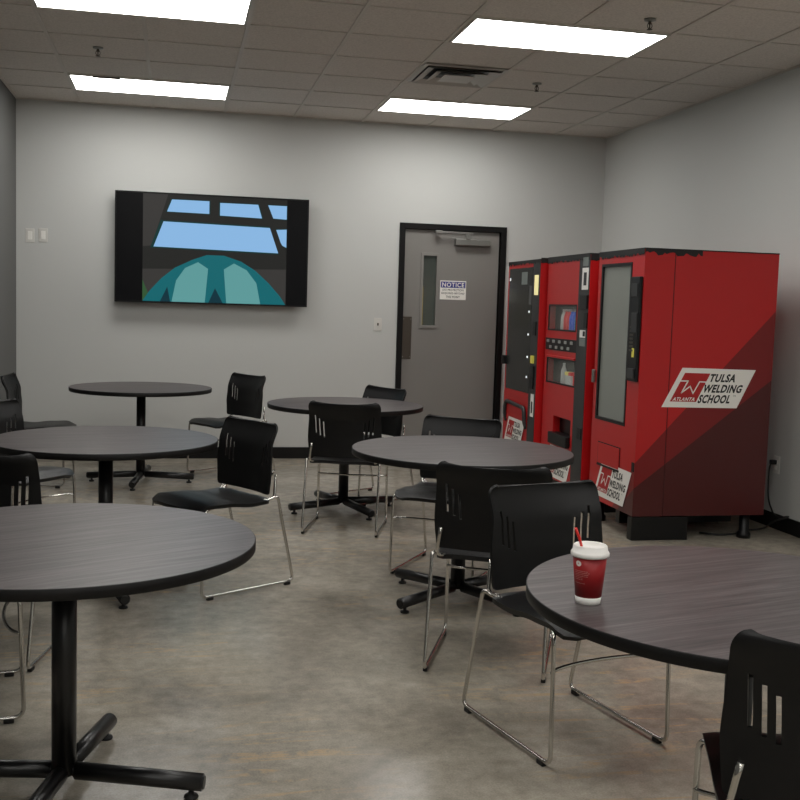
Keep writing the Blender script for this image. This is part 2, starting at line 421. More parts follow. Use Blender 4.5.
# ------------------------------------------------------------------ door
t = thing('door_1', None, None, ((DL + DR) / 2, D, 0)); t['kind'] = 'structure'
W2 = (DR - DL) / 2; fw = .052
bm = bmesh.new()
box(bm, -W2, -W2 + fw, -.022, .10, 0, DT, .003); box(bm, W2 - fw, W2, -.022, .10, 0, DT, .003); box(bm, -W2 + fw, W2 - fw, -.022, .10, DT - fw, DT, .003)
obj('door_frame', bm, 'door_frame', t)
cx = (DL + DR) / 2
lx0, lx1 = -W2 + fw + .002, W2 - fw - .012
wx0, wx1, wz0, wz1 = 2.237 - cx, 2.368 - cx, 1.243, 1.892
bm = bmesh.new()
box(bm, lx0, wx0, .012, .056, .01, DT - fw - .003); box(bm, wx1, lx1, .012, .056, .01, DT - fw - .003)
box(bm, wx0, wx1, .012, .056, .01, wz0); box(bm, wx0, wx1, .012, .056, wz1, DT - fw - .003)
leaf = obj('door_leaf', bm, 'door', t)
bm = bmesh.new(); k = .022
box(bm, wx0 - k, wx0 + .003, .002, .013, wz0 - k, wz1 + k, .002); box(bm, wx1 - .003, wx1 + k, .002, .013, wz0 - k, wz1 + k, .002)
box(bm, wx0, wx1, .002, .013, wz0 - k, wz0 + .003, .002); box(bm, wx0, wx1, .002, .013, wz1 - .003, wz1 + k, .002)
obj('window_frame', bm, 'door', leaf)
obj('window_pane', bx(wx0, wx1, .026, .030, wz0, wz1), 'door_glass', leaf)
obj('gap_seal', bx(W2 - fw - .012, W2 - fw, .03, .05, .01, DT - fw - .003), 'dark', t)
# what lies beyond the narrow pane
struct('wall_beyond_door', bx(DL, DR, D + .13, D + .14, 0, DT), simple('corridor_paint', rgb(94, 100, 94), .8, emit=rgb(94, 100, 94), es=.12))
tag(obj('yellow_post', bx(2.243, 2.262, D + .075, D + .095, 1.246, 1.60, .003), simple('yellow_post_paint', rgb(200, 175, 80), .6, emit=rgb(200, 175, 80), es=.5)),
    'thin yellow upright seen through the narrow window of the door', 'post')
bm = bmesh.new(); box(bm, 2.058 - cx, 2.145 - cx, .005, .0125, .93, 1.322, .002)
pp = obj('push_plate', bm, 'plate', leaf)
bm = bmesh.new()
for z in (1.30, .95):
    for x in (2.068, 2.135):
        box(bm, x - .004 - cx, x + .004 - cx, .003, .0055, z - .004, z + .004, .001)
obj('screw_heads', bm, 'steel', pp)
cl = obj('door_closer', bx(2.528 - cx, 2.862 - cx, -.05, .0125, 1.992, 2.052, .006), 'steel', leaf)
bm = bmesh.new(); box(bm, 2.35 - cx, 2.69 - cx, -.062, -.05, 2.094, 2.112, .003); box(bm, 2.62 - cx, 2.66 - cx, -.062, -.036, 2.045, 2.098, .004)
box(bm, 2.33 - cx, 2.39 - cx, -.07, -.022, 2.09, 2.118, .003)
obj('closer_arm', bm, 'steel', cl)

# notice sign on the door
t = thing('notice_sign', 'small white and blue notice sign stuck on the grey door', 'sign', (2.530, D + .012, 1.578))
obj('panel', bx(-.125, .125, -.003, 0, -.088, .088, .0012), 'white_ink', t)
fn = lambda y: (lambda u, v: (u, y, v))
obj('header_band', bx(-.118, .118, -.0042, -.002, .022, .078), 'blue_ink', t)
bm = bmesh.new(); put_text(bm, 'NOTICE', fn(-.0052), -.106, .106, .029, .071, 0, .02); obj('header_lettering', bm, 'white_ink', t, recalc=False)
bm = bmesh.new()
put_text(bm, 'EYE PROTECTION', fn(-.0042), -.100, .100, -.008, .012, 0, .015)
put_text(bm, 'REQUIRED BEYOND', fn(-.0042), -.110, .110, -.040, -.020, 0, .015)
put_text(bm, 'THIS POINT', fn(-.0042), -.066, .066, -.072, -.052, 0, .015)
obj('lettering', bm, 'blk_ink', t, recalc=False)

# switches and outlets
def wall_plate(x, z, label, style, name='light_switch'):
    t = thing(name, label, 'light switch', (x, D, z), 0, 'switches on the back wall' )
    obj('cover_plate', bx(-.037, .037, -.006, 0, -.059, .059, .003), 'white_pl', t)
    if style == 'rocker':
        o = obj('rocker', bx(-.018, .018, -.010, -.004, -.035, .035, .003), 'white_ink', t); o.rotation_euler = (.03, 0, 0)
    else:
        bm = bmesh.new(); box(bm, -.006, .006, -.018, -.004, -.011, .013, .002); obj('toggle', bm, 'plate', t)
wall_plate(-1.216, 1.920, 'white wall plate, the left one of the pair near the dark wall', 'rocker')
wall_plate(-1.108, 1.927, 'white wall plate, the right one of the pair left of the television', 'rocker')
wall_plate(1.824, 1.243, 'single white light switch just left of the grey door', 'toggle')
t = thing('power_outlet', 'white power outlet low on the right wall behind the red machine', 'outlet', (XR, 6.36, .43), 0)
obj('cover_plate', bx(-.006, 0, -.038, .038, -.06, .06, .003), 'white_pl', t)
bm = bmesh.new()
for z in (-.02, .02): box(bm, -.008, -.005, -.016, .016, z - .014, z + .014, .003)
obj('sockets', bm, 'white_ink', t)

# ------------------------------------------------------------------ television
t = thing('television', 'large black flat television on the back wall showing blue windows', 'television', (.322, D, 1.855))
tw, th, ty = .833, .475, -.10
obj('housing', bx(-tw, tw, ty, ty + .045, -th, th, .006), 'tv_body', t)
obj('wall_mount', bx(-.3, .3, ty + .045, 0, -.2, .2, .004), 'blk_metal', t)
bm = bmesh.new()
# picture: pixel frame 150..677 x 43..458 of a 4:3 image; p(u,v) with u,v in 0..1 (v down)
px0, px1 = -.600, .640
pz0, pz1 = th - .014, -th + .014
mats = ['s_black', 's_wall', 's_wall2', 's_sky', 's_rim', 's_teal', 's_teal2', 's_edge', 's_green']
layer = [0]
def pp_(pts, mi):
    layer[0] += 1; y = ty - .0006 - layer[0] * .00012
    poly(bm, [(px0 + u * (px1 - px0), y, pz0 + v * (pz1 - pz0)) for u, v in pts], mi)
yb = ty - .0005
poly(bm, [(-tw + .012, yb, -th + .014), (tw - .012, yb, -th + .014), (tw - .012, yb, th - .014), (-tw + .012, yb, th - .014)], 0)
pp_([(0, 0), (1, 0), (1, 1), (0, 1)], 1)
pp_([(0, .70), (1, .66), (1, 1), (0, 1)], 2)
pp_([(0, 0), (.17, 0), (.06, .48), (0, .49)], 2)
pp_([(0, .80), (.05, .96), (.04, 1), (0, 1)], 8)
for q in ([(.19, .04), (.46, .04), (.46, .17), (.155, .165)], [(.52, .05), (.80, .05), (.83, .19), (.52, .18)], [(.86, .05), (1, .05), (1, .19), (.90, .185)],
          [(.12, .24), (.92, .26), (.97, .52), (.05, .50)], [(.90, .28), (1, .27), (1, .46), (.97, .44)]):
    c0 = sum(a for a, b in q) / 4, sum(b for a, b in q) / 4
    pp_(q, 4); pp_([(a + (c0[0] - a) * .05, b + (c0[1] - b) * .09) for a, b in q], 3)
pp_([(.86, .2), (.90, .2), (.995, .54), (.95, .54)], 1)
# plain rounded teal hills filling the lower middle of the picture
pp_([(0, 1), (.05, .90), (.13, .78), (.22, .68), (.34, .60), (.44, .55), (.56, .55), (.68, .60), (.78, .68), (.88, .80), (.96, .92), (1, 1)], 5)
pp_([(.20, 1), (.23, .80), (.29, .68), (.38, .62), (.45, .68), (.43, 1)], 6)
pp_([(.58, 1), (.56, .68), (.63, .62), (.72, .68), (.79, .80), (.82, 1)], 6)
pp_([(.455, 1), (.50, .86), (.555, 1)], 7)
pp_([(.12, 1), (.17, .86), (.19, 1)], 7)
obj('screen', bm, mats, t, recalc=False)
bm = bmesh.new(); f = .012
box(bm, -tw, tw, ty - .003, ty, th - f, th, .001); box(bm, -tw, tw, ty - .003, ty, -th, -th + f, .001); box(bm, -tw, -tw + f, ty - .003, ty, -th, th, .001); box(bm, tw - f, tw, ty - .003, ty, -th, th, .001)
obj('bezel', bm, 'tv_body', t)

# ------------------------------------------------------------------ vending machines
def logo(parent, fn, with_tm=True):
    """white parallelogram sign; fn(u,v,layer) -> 3D; logo space 0..678 x 0..293 (v up)"""
    X = lambda x: x - 45
    Yv = lambda y: 353 - y
    bm = bmesh.new(); poly(bm, [fn(X(a), Yv(b), 0) for a, b in ((45, 350), (183, 62), (722, 70), (595, 353))])
    s = obj('logo_panel', bm, 'white_ink', parent, recalc=False)
    bm = bmesh.new(); poly(bm, [fn(X(a), Yv(b), 1) for a, b in ((203, 99), (388, 101), (293, 310), (103, 308))])
    obj('red_block', bm, 'red_ink', s, recalc=False)
    bm = bmesh.new()
    f2 = lambda u, v: fn(u, v, 2)
    ribbon(bm, [(X(a), Yv(b)) for a, b in ((174, 158), (228, 158), (184, 244), (245, 196), (268, 248), (312, 162), (362, 164))], 9, f2)
    put_text(bm, 'ATLANTA', f2, X(120), X(290), Yv(304), Yv(277), .35, .03)
    obj('white_lettering', bm, 'white_ink', s, recalc=False)
    bm = bmesh.new(); f1 = lambda u, v: fn(u, v, 1)
    put_text(bm, 'TULSA', f1, X(376), X(588), Yv(163), Yv(103), .32, .04)
    put_text(bm, 'WELDING', f1, X(332), X(636), Yv(241), Yv(181), .32, .04)
    put_text(bm, 'SCHOOL', f1, X(302), X(556), Yv(319), Yv(256), .32, .04)
    if with_tm: put_text(bm, 'TM', f1, X(562), X(584), Yv(268), Yv(258), .2, .0)
    obj('black_lettering', bm, 'blk_ink', s, recalc=False)
    return s
def holes_panel(bm, x0, x1, y0, y1, z0, z1, holes):
    ys = sorted({y0, y1, *[h[0] for h in holes], *[h[1] for h in holes]}); zs = sorted({z0, z1, *[h[2] for h in holes], *[h[3] for h in holes]})
    for ya, yc in zip(ys, ys[1:]):
        run = None
        for za, zc in zip(zs, zs[1:]):
            my, mz = (ya + yc) / 2, (za + zc) / 2
            solid = not any(h[0] < my < h[1] and h[2] < mz < h[3] for h in holes)
            if solid: run = (run[0], zc) if run else (za, zc)
            if (not solid or zc == zs[-1]) and run:
                box(bm, x0, x1, ya, yc, *run); run = None
def jag_strip(bm, fn, length, drop, amp, step, seed):
    rnd = random.Random(seed); n = int(length / step); prev = None
    for k in range(n + 1):
        u = length * k / n; d = drop + (rnd.random() - .3) * amp
        a, b = bm.verts.new(fn(u, 0)), bm.verts.new(fn(u, -d))
        if prev: bm.faces.new((prev[0], prev[1], b, a))
        prev = (a, b)

Z0, ZT = .155, 1.812
# --- near machine (local origin at its near front foot corner: x 0..0.905, y 0..0.71)
vm = thing('vending_machine', 'red vending machine nearest the viewer, tall pale glass front and large side logo', 'vending machine', (2.80, 6.04, 0), 0, 'red vending machines')
WD, DP = .71, .905
body = obj('cabinet', bx(.205, DP, 0, WD, Z0, ZT, .004), 'vm_wrap', vm)
G = (.187, .645, .712, 1.724)
bm = bmesh.new(); holes_panel(bm, 0, .198, 0, WD, Z0, ZT, [(*G,)])
dr = obj('door', bm, 'vm_wrap', vm)
obj('door_gap', bx(.197, .206, .004, WD - .004, Z0 + .004, ZT - .004), 'seam', vm)
obj('display_interior', bx(.170, .196, G[0], G[1], G[2], G[3]), 'pale_back', dr)
for z in (.93, 1.14, 1.36, 1.56):
    obj('shelf', bx(.035, .17, G[0] + .01, G[1] - .01, z, z + .008), 'white_pl', dr)
bm = bmesh.new(); g = .012
holes_panel(bm, -.003, .012, G[0] - g, G[1] + g, G[2] - g, G[3] + g, [(G[0] + .008, G[1] - .008, G[2] + .008, G[3] - .008)]); obj('window_frame', bm, 'vm_black', dr)
pane = simple('reflection_tint_glass', rgb(142, 146, 140), .16, var=.05, bscale=3)
obj('window_pane', bx(.010, .016, G[0], G[1], G[2], G[3]), glass_mat('reflection_tint_pane', rgb(150, 155, 148), .15, .25), dr)  # reflection of the bright room is put into the pale pane colour
# payment panel
pn = obj('payment_panel', bx(-.022, 0, .008, .142, .995, 1.643, .006), 'vm_black', dr)
obj('bill_slot', bx(-.027, -.02, .03, .12, 1.52, 1.60, .002), 'vm_grey', pn)
obj('card_reader', bx(-.027, -.02, .02, .10, 1.30, 1.42, .002), 'vm_grey', pn)
bm = bmesh.new()
for k in range(7): box(bm, -.026, -.021, .06, .115, 1.245 + .024 * (k - 1) - .04, 1.245 + .024 * (k - 1) - .028, .001)
obj('keypad', bm, 'plate', pn)
obj('lit_label', bx(-.025, -.021, .045, .075, 1.145, 1.20, .001), 'lit_dim', pn)
obj('coin_return', bx(-.032, -.02, .03, .12, 1.015, 1.075, .003), 'vm_grey', pn)
# hatch
bm = bmesh.new(); holes_panel(bm, -.0035, .002, .225, .582, .402, .555, [(.231, .576, .411, .549)]); ht = obj('hatch_seam', bm, 'vm_black', dr)
obj('delivery_hatch', bx(-.006, .002, .232, .575, .412, .548, .003), 'vm_red', dr)
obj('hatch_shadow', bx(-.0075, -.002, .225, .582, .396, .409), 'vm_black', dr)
obj('lock', bx(-.004, .002, .005, .04, .434, .492, .001), 'vm_black', dr)
bm = bmesh.new(); box(bm, -.022, 0, WD - .026, WD - .002, .94, 1.03, .006); obj('hinge', bm, 'steel', dr)
k = .478 / 550
# front logo (reading direction is -Y) and side logo (reading +X)
s = logo(dr, lambda u, v, l: (-.0045 - l * .0007 if v > 240 and l == 0 else -.0045 - l * .0007, .617 - u * k, .189 + v * (.240 / 288)))
s['label'] = 'white front logo sticker under the hatch'
k2 = .512 / 550
s = logo(vm, lambda u, v, l: (.157 + u * k2, -.0015 - l * .0007, .840 + v * (.247 / 288)))
s['label'] = 'large white logo sticker on the side'
bm = bmesh.new(); box(bm, .003, .385, .01, .075, 0, .148, .004); obj('base_block', bm, 'vm_black', vm)
obj('base_skirt', bx(.05, .85, .30, .36, .05, .155), 'vm_black', vm)
for (a, b) in ((.80, .05), (.80, WD - .06), (.06, WD - .06)):
    bm = bmesh.new(); lathe(bm, [(0, 0), (.045, 0), (.045, .03), (.032, .045), (.032, .155), (0, .155)], a, b, 16); obj('leg', bm, 'vm_black', vm)
bm = bmesh.new()
jag_strip(bm, lambda u, v: (-.0045, u, ZT + .004 + v), WD, .034, .022, .018, 3)
jag_strip(bm, lambda u, v: (u, -.002, ZT + .004 + v), .38, .026, .028, .014, 4)
box(bm, -.004, DP, -.001, WD, ZT - .001, ZT + .006)
jag_strip(bm, lambda u, v: (.38 + u, -.002, ZT + .004 + v), DP - .38, .004, .002, .03, 5)
thicken(bm, .0008)
obj('black_top_tape', bm, 'tape', vm)

# --- middle machine y 0..0.85
vm = thing('vending_machine', 'red vending machine in the middle of the row, two small windows and dark strip', 'vending machine', (2.80, 6.905, 0), 0, 'red vending machines')
WD = .845
obj('cabinet', bx(.062, DP, 0, WD, Z0, ZT, .004), 'vm_red', vm)
W1 = (.225, .79, 1.275, 1.460); Wb = (.200, .785, .878, 1.062); DI = (.242, .60, .435, .632)
bm = bmesh.new(); holes_panel(bm, 0, .060, 0, WD, Z0, ZT, [W1, Wb, DI]); dr = obj('door', bm, 'vm_red', vm)
for Wn in (W1, Wb):
    obj('display_back', bx(.054, .060, Wn[0], Wn[1], Wn[2], Wn[3]), 'vm_grey', dr)
    bm = bmesh.new(); holes_panel(bm, -.002, .006, Wn[0] - .006, Wn[1] + .006, Wn[2] - .006, Wn[3] + .006, [(Wn[0] + .006, Wn[1] - .006, Wn[2] + .006, Wn[3] - .006)]); obj('window_frame', bm, 'vm_black', dr)
    obj('window_pane', bx(.002, .004, Wn[0], Wn[1], Wn[2], Wn[3]), 'glass', dr)
bp_ = obj('button_panel', bx(-.004, .001, .195, .828, 1.122, 1.212, .002), 'vm_black', dr)
for row, (z, n, y0) in enumerate(((1.188, 5, .77), (1.145, 4, .71))):
    for q in range(n):
        y = y0 - q * .122
        bm = bmesh.new(); box(bm, -.010, -.003, y - .022, y + .022, z - .011, z + .011, .003); obj('button', bm, 'button', bp_)
obj('delivery_back', bx(.054, .060, DI[0], DI[1], DI[2], DI[3]), 'vm_black', dr)
bm = bmesh.new(); box(bm, -.03, .055, DI[0] + .01, DI[1] + .03, DI[2] - .01, DI[2] + .075, .008); obj('delivery_tray', bm, 'vm_black', dr)
obj('red_ledge', bx(-.014, .001, .199, .79, 1.066, 1.082, .003), 'vm_red', dr)
st = obj('selection_strip', bx(-.004, .001, .004, .195, Z0, ZT - .004, .001), 'vm_grey', vm)
obj('price_card', bx(-.006, -.002, .03, .125, 1.735, 1.795), 'grey_label', st)
cd = obj('instruction_card', bx(-.006, -.002, .02, .132, 1.570, 1.722), 'white_ink', st)
obj('card_print', bx(-.007, -.0055, .05, .10, 1.600, 1.69), 'vm_grey', cd)
obj('bill_slot', bx(-.02, -.002, .0, .128, 1.436, 1.532, .004), 'vm_black', st)
obj('coin_slot', bx(-.012, -.002, .0, .06, 1.30, 1.41, .003), 'vm_black', st)
lb = obj('white_label', bx(-.006, -.002, .03, .132, 1.235, 1.288), 'white_ink', st)
obj('label_print', bx(-.007, -.0055, .035, .072, 1.245, 1.28), 'vm_black', lb)
obj('keypad', bx(-.006, -.002, .03, .132, 1.175, 1.230), 'grey_label', st)
obj('coin_return', bx(-.01, -.002, .02, .10, .52, .60, .003), 'vm_black', st)
s = logo(dr, lambda u, v, l: (-.003 - l * .0007, .755 - u * k, .168 + v * (.240 / 288)))
bm = bmesh.new(); box(bm, .03, .40, .02, .22, 0, .148, .004); obj('base_block', bm, 'vm_black', vm)
obj('base_skirt', bx(.05, .85, .05, WD - .05, .02, .1545), 'vm_black', vm)
bm = bmesh.new(); jag_strip(bm, lambda u, v: (-.0045, u, ZT + .010 + v), WD, .038, .02, .02, 6)
jag_strip(bm, lambda u, v: (u, -.002, ZT + .010 + v), .2, .05, .01, .02, 7)
box(bm, -.004, DP, -.001, WD, ZT - .001, ZT + .010)
thicken(bm, .0008)
obj('black_top_tape', bm, 'tape', vm)
# goods in the two windows of the middle machine
def bottle(x, y, z, h, r, mat, label, name='drink_bottle', grp='drink bottles in the middle machine window', capm='cup_white'):
    t = thing(name, label, 'bottle', (x, y, z), 0, grp)
    bm = bmesh.new(); lathe(bm, [(0, 0), (r, .001), (r, h * .55), (r * .9, h * .66), (r * .4, h * .86), (r * .4, h * .9), (0, h * .9)], seg=14); obj('body', bm, mat, t)
    bm = bmesh.new(); lathe(bm, [(0, h * .9), (r * .48, h * .9), (r * .48, h), (0, h)], seg=10); obj('cap', bm, capm, t)
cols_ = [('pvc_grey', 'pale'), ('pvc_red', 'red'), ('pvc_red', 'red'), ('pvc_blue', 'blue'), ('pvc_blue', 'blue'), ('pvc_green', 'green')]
pos_ = ['leftmost', 'left of the other red', 'beside the blue', 'beside the red', 'beside the green', 'rightmost']
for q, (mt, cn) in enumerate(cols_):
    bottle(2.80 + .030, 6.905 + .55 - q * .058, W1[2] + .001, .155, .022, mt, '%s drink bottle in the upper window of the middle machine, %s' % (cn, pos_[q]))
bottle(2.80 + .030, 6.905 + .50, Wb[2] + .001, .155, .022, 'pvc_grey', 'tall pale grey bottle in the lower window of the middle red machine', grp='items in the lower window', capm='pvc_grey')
t = thing('snack_carton', 'pale carton with a yellow and red lid in the lower machine window', 'box', (2.83, 6.905 + .37, Wb[2] + .001), 0)
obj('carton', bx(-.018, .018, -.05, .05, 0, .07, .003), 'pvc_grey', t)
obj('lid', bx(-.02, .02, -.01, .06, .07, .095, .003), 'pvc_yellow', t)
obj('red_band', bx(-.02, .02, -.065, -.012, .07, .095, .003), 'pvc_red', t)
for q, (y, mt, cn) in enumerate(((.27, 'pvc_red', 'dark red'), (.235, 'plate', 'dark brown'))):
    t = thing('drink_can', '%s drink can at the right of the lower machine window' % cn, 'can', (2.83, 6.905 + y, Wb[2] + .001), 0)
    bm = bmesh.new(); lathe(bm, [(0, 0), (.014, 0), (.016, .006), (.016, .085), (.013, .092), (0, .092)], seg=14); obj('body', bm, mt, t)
    bm = bmesh.new(); lathe(bm, [(0, .0925), (.0125, .0925), (.0125, .094), (0, .094)], seg=14); obj('rim', bm, 'steel', t)

# --- far machine  x 0..0.9, y 0..0.80
vm = thing('vending_machine', 'red vending machine furthest away beside the grey door, with dark glass front', 'vending machine', (2.76, 7.81, 0), 0, 'red vending machines')
WD = .80
obj('cabinet', bx(.062, .945, 0, WD, Z0, ZT, .004), 'vm_red', vm)
bm = bmesh.new(); DI = (.235, .72, .56, .685)
holes_panel(bm, 0, .060, 0, WD, Z0, ZT, [(.175, .765, .755, 1.755)]); dr = obj('door', bm, 'vm_red', vm)
gp = obj('window_pane', bx(-.003, .05, .175, .765, .755, 1.755, .002), 'dark_glass', dr)
obj('grey_label', bx(-.0045, -.002, .30, .44, 1.62, 1.72), 'grey_label', gp)
obj('side_label', bx(-.0045, -.002, .18, .24, 1.46, 1.61), simple('dark_label', rgb(84, 84, 84), .5), gp)
for q, z in enumerate((1.395, 1.215, 1.035, .875)):
    obj('price_light', bx(-.006, -.002, .215, .235, z, z + .016), 'led', gp)
obj('status_light', bx(-.006, -.002, .725, .745, 1.655, 1.678), 'led', gp)
bm = bmesh.new(); tube(bm, fillet([(.002, .20, .47), (-.016, .205, .52), (-.016, .22, .632), (-.016, .70, .655), (-.016, .72, .54), (.002, .72, .48)], .05, 5), .016, 10)
obj('tray_handle', bm, 'vm_grey', dr)
obj('tray_flap', bx(-.008, .001, .24, .70, .50, .63, .004), 'vm_red', dr)
st = obj('selection_strip', bx(-.004, .001, .004, .165, Z0, ZT - .004, .001), 'vm_grey', vm)
obj('lit_display', bx(-.007, -.002, .03, .115, 1.535, 1.690), 'lit', st)
obj('coin_slot', bx(-.012, -.002, .035, .10, 1.22, 1.33, .003), 'vm_black', st)
obj('bill_slot', bx(-.018, -.002, .04, .12, .80, .98, .004), 'vm_black', st)
obj('lit_button', bx(-.020, -.002, .06, .11, 1.00, 1.06, .003), 'lit_dim', st)
obj('white_card', bx(-.006, -.002, .03, .10, .58, .76), 'white_ink', st)
obj('card_print', bx(-.007, -.0055, .05, .08, .61, .70), 'vm_black', st)
bm = bmesh.new(); box(bm, -.035, .02, WD - .03, WD + .015, .955, 1.03, .008); obj('door_handle', bm, 'vm_black', dr)
k = .42 / 550
s = logo(dr, lambda u, v, l: (-.009 - l * .0007, .725 - u * k, .320 + v * (.205 / 288)))
bm = bmesh.new(); box(bm, .03, .9, .05, WD - .05, 0, .1545, .004); obj('base_block', bm, 'vm_black', vm)
bm = bmesh.new(); jag_strip(bm, lambda u, v: (-.0045, u, ZT - .002 + v), WD, .022, .022, .02, 8)
jag_strip(bm, lambda u, v: (u, -.002, ZT + .01 + v), .2, .04, .01, .02, 9)
box(bm, -.004, .945, -.001, WD, ZT - .012, ZT + .001)
thicken(bm, .0008)
obj('black_top_tape', bm, 'tape', vm)

# power cord behind the near machine
bm = bmesh.new()
pts = [(XR - .045, 6.36, .45), (XR - .07, 6.34, .40), (XR - .07, 6.33, .2), (XR - .09, 6.2, .10), (XR - .06, 6.08, .135), (XR - .12, 6.02, .14), (XR - .17, 6.10, .10), (XR - .16, 6.2, .03), (XR - .25, 6.25, .010), (3.72, 6.3, .010), (3.6, 6.15, .012), (3.45, 6.12, .011), (3.35, 6.2, .011)]
tube(bm, fillet(pts, .06, 6), .006, 8)
t = thing('power_cord', 'black power cord hanging from the outlet behind the near red machine', 'power cord', (XR, 6.36, .43))
for v in bm.verts: v.co -= Vector((XR, 6.36, .43))
obj('cord', bm, 'rubber', t)
obj('plug', bx(-.050, -.0085, -.015, .015, .004, .034, .005), 'rubber', t)

# ------------------------------------------------------------------ tables
R = .5334; TH = .737
def make_table(label):
    t = thing('round_table', label, 'table')
    bm = bmesh.new(); lathe(bm, [(0, TH - .002), (R - .003, TH - .002), (R - .003, TH), (0, TH)], seg=128, smooth=False)
    bmesh.ops.remove_doubles(bm, verts=bm.verts[:], dist=1e-5)
    top = obj('tabletop', bm, 'wood', t)
    bm = bmesh.new(); lathe(bm, [(0, TH - .030), (R - .002, TH - .030), (R, TH - .028), (R, TH - .002), (R - .0015, TH - .0004), (R - .0035, TH - .0004), (R - .0035, TH - .0021), (0, TH - .0021)], seg=128)
    obj('edge_band', bm, 'edge', t)
    bm = bmesh.new(); lathe(bm, [(0, .055), (.0345, .055), (.0345, TH - .04), (0, TH - .04)], seg=32); obj('pole', bm, 'blk_metal', t)
    bm = bmesh.new(); box(bm, -.15, .15, -.15, .15, TH - .0405, TH - .0302, .003); obj('mounting_plate', bm, 'blk_metal', t)
    for q in range(4):
        a = q * PI / 2; c, s_ = math.cos(a), math.sin(a)
        bm = bmesh.new()
        pts = [(c * .030, s_ * .030, .064), (c * .408, s_ * .408, .048)]
        tube(bm, pts, .025, 18); bmesh.ops.bevel(bm, geom=[e for e in bm.edges if len([f for f in e.link_faces if len(f.verts) > 4]) == 1], offset=.006, segments=2, affect='EDGES')
        lg = obj('leg', bm, 'blk_metal', t)
        bm = bmesh.new(); lathe(bm, [(0, 0), (.019, 0), (.021, .004), (.019, .010), (.008, .013), (.008, .026), (0, .026)], c * .37, s_ * .37, 16); obj('glide', bm, 'rubber', lg)
    return t
TABLES = [(-.296, 3.05, -15, 27, 'round dark table nearest the viewer on the left, cut by the left edge'),
          (-.318, 5.24, 16, 12, 'round dark table on the left, directly behind the nearest left table'),
          (-.245, 8.317, -7, 0, 'round dark table standing alone near the back wall under the television'),
          (1.153, 7.133, 19, -6, 'round dark table with a chair on each side, in front of the grey door'),
          (1.366, 4.885, 34, 9, 'round dark table in the middle, in front of the red vending machines'),
          (1.376, 2.305, 52, 14, 'round dark table nearest on the right with the red coffee cup on it')]
t0 = make_table(TABLES[0][4])
for i, (x, y, az, gr, lab) in enumerate(TABLES):
    t = t0 if i == 0 else copy_tree(t0)
    t.location = (x, y, 0); t['label'] = lab; t['group'] = 'round pedestal tables'
    for ch in t.children:
        n = ch.name.split('.')[0]
        ch.rotation_euler = (0, 0, math.radians(gr if n == 'tabletop' else az))

# ------------------------------------------------------------------ chairs (local: +y is forward, origin on floor at centre of runners)
def sm(t): t = max(0, min(1, t)); return t * t * (3 - 2 * t)
def interp(tab, v):
    for (a, fa), (b, fb) in zip(tab, tab[1:]):
        if v <= b: return fa + (fb - fa) * sm((v - a) / (b - a)) if v >= a else fa
    return tab[-1][1]
def back_mesh():
    slots = [(.175, .75, .43), (.150, .70, .39), (.125, .65, .36)]   # |x|, v top, v bottom (0 bottom..1 top)
    hw = .0048
    xs = {0.0, .03, .06, .09, .108, .192, .202, .211, .218, .222}
    for s_, a, b in slots: xs |= {s_ - hw, s_ + hw}
    xs = sorted(xs | {-x for x in xs})
    r = .045
    vs = {0, .02, .05, .1, .2, .3, .5, .55, .8, .85, .875, .9, .925, .945, .965, .98, .992, 1}
    for s_, a, b in slots: vs |= {a, b}
    vs = sorted(vs)
    bm = bmesh.new(); g = []
    Hb = .345
    for v in vs:
        row = []
        z = .466 + Hb * v
        base = interp([(0, .222), (.35, .232), (.75, .226), (1, .228)], v)
        ct = max(0, (v - (1 - r / Hb)) * Hb / r); cb = max(0, ((r * .5 / Hb) - v) * Hb / (r * .5))
        wv = base - r * .8 * (1 - math.sqrt(max(0, 1 - ct * ct))) - r * .3 * (1 - math.sqrt(max(0, 1 - cb * cb)))
        yf = interp([(0, -.142), (.30, -.150), (.62, -.162), (1, -.205)], v)
        for x in xs:
            xx = x / .222 * wv
            xx += (math.copysign(1, x) if x else 0) * .036 * (v - .55) * (1 if abs(x) > .1 else abs(x) / .1) * (1 - sm((abs(x) - .181) / .041))
            y = yf + .046 * (abs(x) / .222) ** 2 * (0.6 + .4 * v)
            zz = z + .014 * (abs(x) / .222) ** 2 * sm(v) - .004 * sm(v)
            row.append(bm.verts.new((xx, y, zz)))
        g.append(row)
    for i in range(len(vs) - 1):
        for j in range(len(xs) - 1):
            xm = abs((xs[j] + xs[j + 1]) / 2); vm_ = (vs[i] + vs[i + 1]) / 2
            if any(abs(xm - s_) < hw * .5 and b < vm_ < a for s_, a, b in slots): continue
            f = bm.faces.new((g[i][j], g[i][j + 1], g[i + 1][j + 1], g[i + 1][j])); f.smooth = True
    bmesh.ops.recalc_face_normals(bm, faces=bm.faces[:])
    thicken(bm, .009)
    for f in bm.faces: f.smooth = f.calc_area() > 1e-9
    return bm
